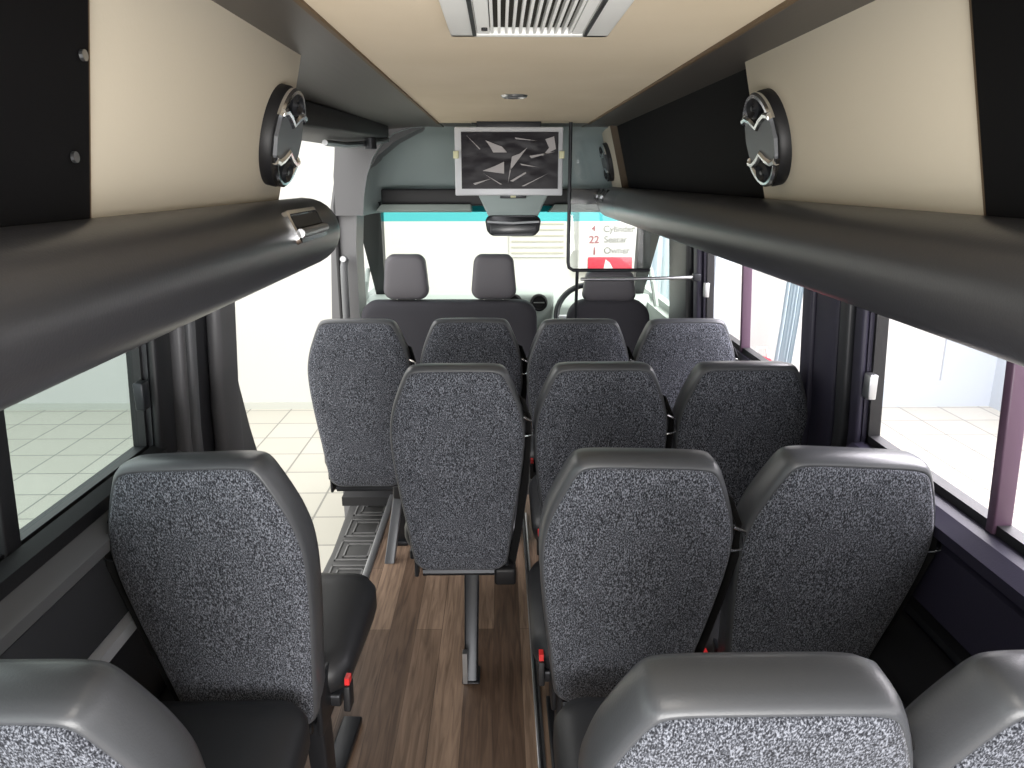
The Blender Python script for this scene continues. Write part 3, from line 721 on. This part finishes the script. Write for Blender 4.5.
def copy_tree(o, parent=None):
    c = o.copy(); C.objects.link(c)
    if parent is not None: c.parent = parent
    for ch in list(o.children): copy_tree(ch, c)
    return c

two = [(-.12, .14, .10), (.12, .14, .10)]
protoR = make_seat('passenger_seat', 'x', 'x', two)
protoL = make_seat('passenger_seat', 'x', 'x', two, True)
protoD = make_seat('passenger_seat', 'x', 'x', [(.13, .14, .10)])
protoS = make_seat('passenger_seat', 'x', 'x', [(.035, -.13, .06)])
G1 = 'passenger seats seen from behind'
# proto, x centre, Y of the back's lower rear edge, recline in degrees, yaw, roll, label
seats = [
 (protoL, -0.65, 0.985, 19, 0, 0, 'grey seat at the bottom left, cut off by frame, nearest the camera'),
 (protoR, 0.328, 0.985, 19, 0, 0, 'grey cloth-backed seat nearest the camera, centred at the bottom edge'),
 (protoR, 0.765, 0.985, 19, 0, 0, 'grey seat at the bottom right corner, mostly cut off'),
 (protoL, -0.612, 1.57, 9, -3, -3, 'lone tilted seat beside the left window, red buckle on its aisle side'),
 (protoR, 0.293, 1.65, 13.5, 0, 1.5, 'aisle seat in the second row from the camera, right of the wood aisle'),
 (protoR, 0.732, 1.65, 13.5, 0, 3, 'window seat by the rear right side window, second row from camera'),
 (protoS, -0.14, 2.34, 7, 0, 0, 'aisle seat on a single visible post standing on the wood floor'),
 (protoR, 0.325, 2.37, 8, 0, 0, 'middle seat in the third row, directly right of the single-post seat'),
 (protoR, 0.785, 2.37, 8, 0, 0, 'third-row seat against the wide right window pillar'),
 (protoD, -0.595, 3.08, 3, 0, 0, 'seat beside the open side door, tiled floor showing at its left'),
 (protoR, -0.125, 3.09, 3, 0, 0, 'far-row seat mostly hidden beyond the single-post seat, in front of the cab bench'),
 (protoR, 0.328, 3.08, 4, 0, 0, 'far-row seat just right of centre, in front of the cab gap'),
 (protoR, 0.775, 3.08, 4, 0, 0, 'far-row seat beside the front right side window'),
]
used = set()
for pr, x, y, rec, yaw, roll, lab in seats:
    if pr not in used: used.add(pr); o = pr
    else: o = copy_tree(pr)
    o.location = (x, y, 0); o.rotation_euler = (0, 0, math.radians(yaw))
    o['label'] = lab; o['group'] = G1
    for ch in o.children:
        if ch.name.startswith('backrest'): ch.rotation_euler = (math.radians(rec), math.radians(roll), 0)

# left seats next to the step stand on a bracket over the step well
SB = thing('seat_bracket', 'steel bracket holding the door-side seat above the step', 'bracket', (-.75, 3.2, -.2))
off = (-.75, 3.2, -.2)
MB().box(-.78, -.44, 3.20, 3.24, .27, .30).build('cross_bar', 'frame', SB, off, bevel=.005)
MB().hexa([(-.52, 3.0, 0), (-.475, 3.0, 0), (-.475, 3.05, 0), (-.52, 3.05, 0)], [(-.48, 3.14, .31), (-.44, 3.14, .31), (-.44, 3.2, .31), (-.48, 3.2, .31)]).build('slanted_leg', 'signgrey', SB, off, bevel=.005)

# seat rails in the floor
for nm, x, y0, y1, lab in (('seat_rail', .115, 1.55, 3.5, 'steel seat rail along the floor at the right edge of the aisle'),):
    T = thing(nm, lab, 'rail', (x, y0, 0))
    MB().box(x - .012, x + .012, y0, y1, 0, .012).build('track', 'steel', T, (x, y0, 0), bevel=.003)
    MB().box(x - .004, x + .004, y0, y1, .012, .0135).build('slot', 'black', T, (x, y0, 0))

# ------------------------------------------------------------------ showroom outside
gr = MB(); gr.box(-14, 12, -14, 9, GZ - .05, GZ); gr.build('ground', 'tiles', kind='structure', label='pale tiled showroom floor')
FW = 7.45
wf = MB(); wf.box(-14, 5.15, FW, FW + .1, GZ, 3.2); ws_ = wf.build('wall_showroom_front', 'plaster', kind='structure', label='white showroom wall')
MB().box(-14, 1.9, FW - .012, FW, GZ, GZ + .07).build('baseboard_front', 'skirt', kind='structure')
PL = MB(); PL.box(1.9, 5.1, FW - .03, FW, GZ, GZ + .28); PL.box(4.55, 5.1, FW - .03, FW, GZ + .28, 1.6); PL.build('trim_2', 'plinth', kind='structure', label='pale grey plinth and column of showroom wall')
wr2 = MB(); wr2.box(5.1, 5.2, 5.9, FW, GZ, 3.2); wr2.build('wall_showroom_right', 'plinth', kind='structure')
wr3 = MB(); wr3.box(5.1, 5.16, -3, 5.9, GZ, GZ + .05); wr3.build('baseboard_right', 'plinth', kind='structure')
for y0, y1, z1, nm in ((3.9, 5.2, .6, 'x'), ):
    MB().box(8.0, 8.4, 7.0, 8.6, GZ, 1.9).build('trim_3', 'plinth', kind='structure')
off = (.36, FW, 1.08)
GL = thing('wall_vent', 'pale louvred vent on the white wall seen through the windscreen', 'vent', off)
MB().box(.09, .64, FW - .02, FW, .90, 1.27).build('vent_plate', 'plaster', GL, off)
for k in range(6):
    z = .935 + k * .056; MB().box(.11, .62, FW - .03, FW - .018, z, z + .014).build('louvre', 'louvre', GL, off)
# poster
off = (1.0, FW - .1, 1.08)
PO = thing('price_poster', 'white poster with red figures and grey words beyond the windscreen', 'poster', off)
MB().box(.76, 1.38, FW - .12, FW, .77, 1.37).build('board', 'poster', PO, off)
MB().box(.85, 1.28, FW - .135, FW - .12, .785, .91).build('red_block', 'redpaint', PO, off, bevel=.01)
MB().prism([(1.0, .79), (1.10, .79), (1.06, .86), (1.02, .89)], FW - .145, FW - .135, 'y').build('pale_patch', 'poster', PO, off)
def text(s, x, z, size, m_, bold=0):
    cu = bpy.data.curves.new('lettering', 'FONT'); cu.body = s; cu.size = size; cu.extrude = .002; cu.offset = bold
    tmp = bpy.data.objects.new('tmp', cu); C.objects.link(tmp); bpy.context.view_layer.update()
    me = bpy.data.meshes.new_from_object(tmp.evaluated_get(bpy.context.evaluated_depsgraph_get())); bpy.data.objects.remove(tmp)
    me.materials.clear(); me.materials.append(M[m_]); o = bpy.data.objects.new('lettering', me); C.objects.link(o); o.parent = PO
    o.location = Vector((x, FW - .125, z)) - Vector(off); o.rotation_euler = (PI / 2, 0, 0)
for s, x, z, sz, mm in (('4', .88, 1.16, .07, 'redink'), ('Cylinder', .99, 1.15, .088, 'greyink'), ('22', .855, 1.045, .10, 'redink'), ('Seater', 1.0, 1.05, .088, 'greyink'), ('1', .885, .935, .10, 'redink'), ('Owner', 1.0, .945, .088, 'greyink')):
    text(s, x, z, sz, mm, .002)
# curtains
def curtain(name, lab, x0, x1, y, z0, z1, m_, sk=0):
    n = 26; a = [];
    def row(z, s_): return [(x0 + (x1 - x0) * i / n + s_, y + .03 * math.sin(i * 1.35) , z) for i in range(n + 1)]
    mb = MB(); mb.loft([row(z0, sk), row((z0 + z1) / 2, sk * .4), row(z1, 0)], False, False, closed=False)
    T = thing(name, lab, 'curtain', ((x0 + x1) / 2, y, z0)); mb.build('drape', m_, T, ((x0 + x1) / 2, y, z0), smooth=True)
    MB().tube([(x0 - .05, y, z1), (x1 + .05, y, z1)], .02, 8).build('curtain_rod', 'steel', T, ((x0 + x1) / 2, y, z0))
curtain('curtain', 'pale blue-grey curtain beyond the windscreen, right of the poster', 1.37, 1.85, FW - .15, -.5, 1.9, 'curtain')
curtain('curtain', 'blue-grey curtain outside the front right side window', 2.68, 2.84, 6.9, -.6, 1.3, 'curtain', -.12)
MB().box(1.98, 2.16, 6.9, 7.2, GZ, 1.02).build('trim_4', 'plinth', kind='structure', label='pale column outside the front right side window')
# red and white bag on the showroom floor seen through the right window
BG = thing('red_bag', 'small red and white bag outside the front right side window', 'bag', (2.42, 6.7, GZ))
off = (2.42, 6.7, GZ)
MB().hexa([(2.26, 6.6, GZ), (2.58, 6.6, GZ), (2.58, 6.8, GZ), (2.26, 6.8, GZ)], [(2.30, 6.65, .10), (2.50, 6.65, .04), (2.50, 6.75, .04), (2.30, 6.75, .10)]).build('bag_body', 'redpaint', BG, off, bevel=.03)
MB().tube([(2.34, 6.7, .06), (2.36, 6.7, .15), (2.44, 6.7, .15), (2.47, 6.7, .02)], .012, 8).build('bag_handle', 'poster', BG, off, smooth=True)

# ------------------------------------------------------------------ light
W = bpy.data.worlds.new('World'); S.world = W; W.use_nodes = True
W.node_tree.nodes['Background'].inputs['Color'].default_value = (1.0, .985, .955, 1)
W.node_tree.nodes['Background'].inputs['Strength'].default_value = 2.2

def area(name, loc, rot, sx, sy, power, col=(1, 1, 1)):
    l = bpy.data.lights.new(name, 'AREA'); l.shape = 'RECTANGLE'; l.size = sx; l.size_y = sy; l.energy = power; l.color = col
    o = bpy.data.objects.new(name, l); C.objects.link(o); o.location = loc; o.rotation_euler = rot; return o
area('rear_fill', (.06, -1.0, .85), (math.radians(126), 0, 0), 1.5, 1.0, 56, (1, .98, .96))  # added fill behind the camera, aimed up to brighten the ceiling
area('cabin_fill', (.06, .35, 1.88), (0, 0, 0), .5, .5, 3, (1, .97, .92))  # added fill under the ceiling for floor and seat tops, not a fitting
area('showroom_fill', (-3.5, 3.0, 3.1), (0, 0, 0), 3, 3, 30)  # added fill over the ground left of the van
area('showroom_fill', (3.2, 3.0, 3.1), (0, 0, 0), 3, 4, 480, (1, .97, 1))  # added strong fill to brighten the right-hand outside
area('showroom_fill', (.4, 6.6, 3.1), (math.radians(-25), 0, 0), 3, 1, 25)  # added fill ahead of the windscreen, no real fitting
# ------------------------------------------------------------------ camera
F = 750; VX, VY = 500, 178
p = math.atan((384 - VY) / F); yaw = math.atan((512 - VX) / (F / math.cos(p)))
cam = bpy.data.cameras.new('Camera'); co = bpy.data.objects.new('Camera', cam); C.objects.link(co)
cam.sensor_width = 36; cam.lens = F / 1024 * 36; cam.clip_start = .02
co.location = (0, 0, 1.65); co.rotation_euler = (PI / 2 - p, 0, -yaw)
S.camera = co
S.view_settings.view_transform = 'Standard'
S.view_settings.look = 'None'
S.view_settings.exposure = .4
S.cycles.max_bounces = 10
S.cycles.transparent_max_bounces = 16
S.cycles.use_denoising = True
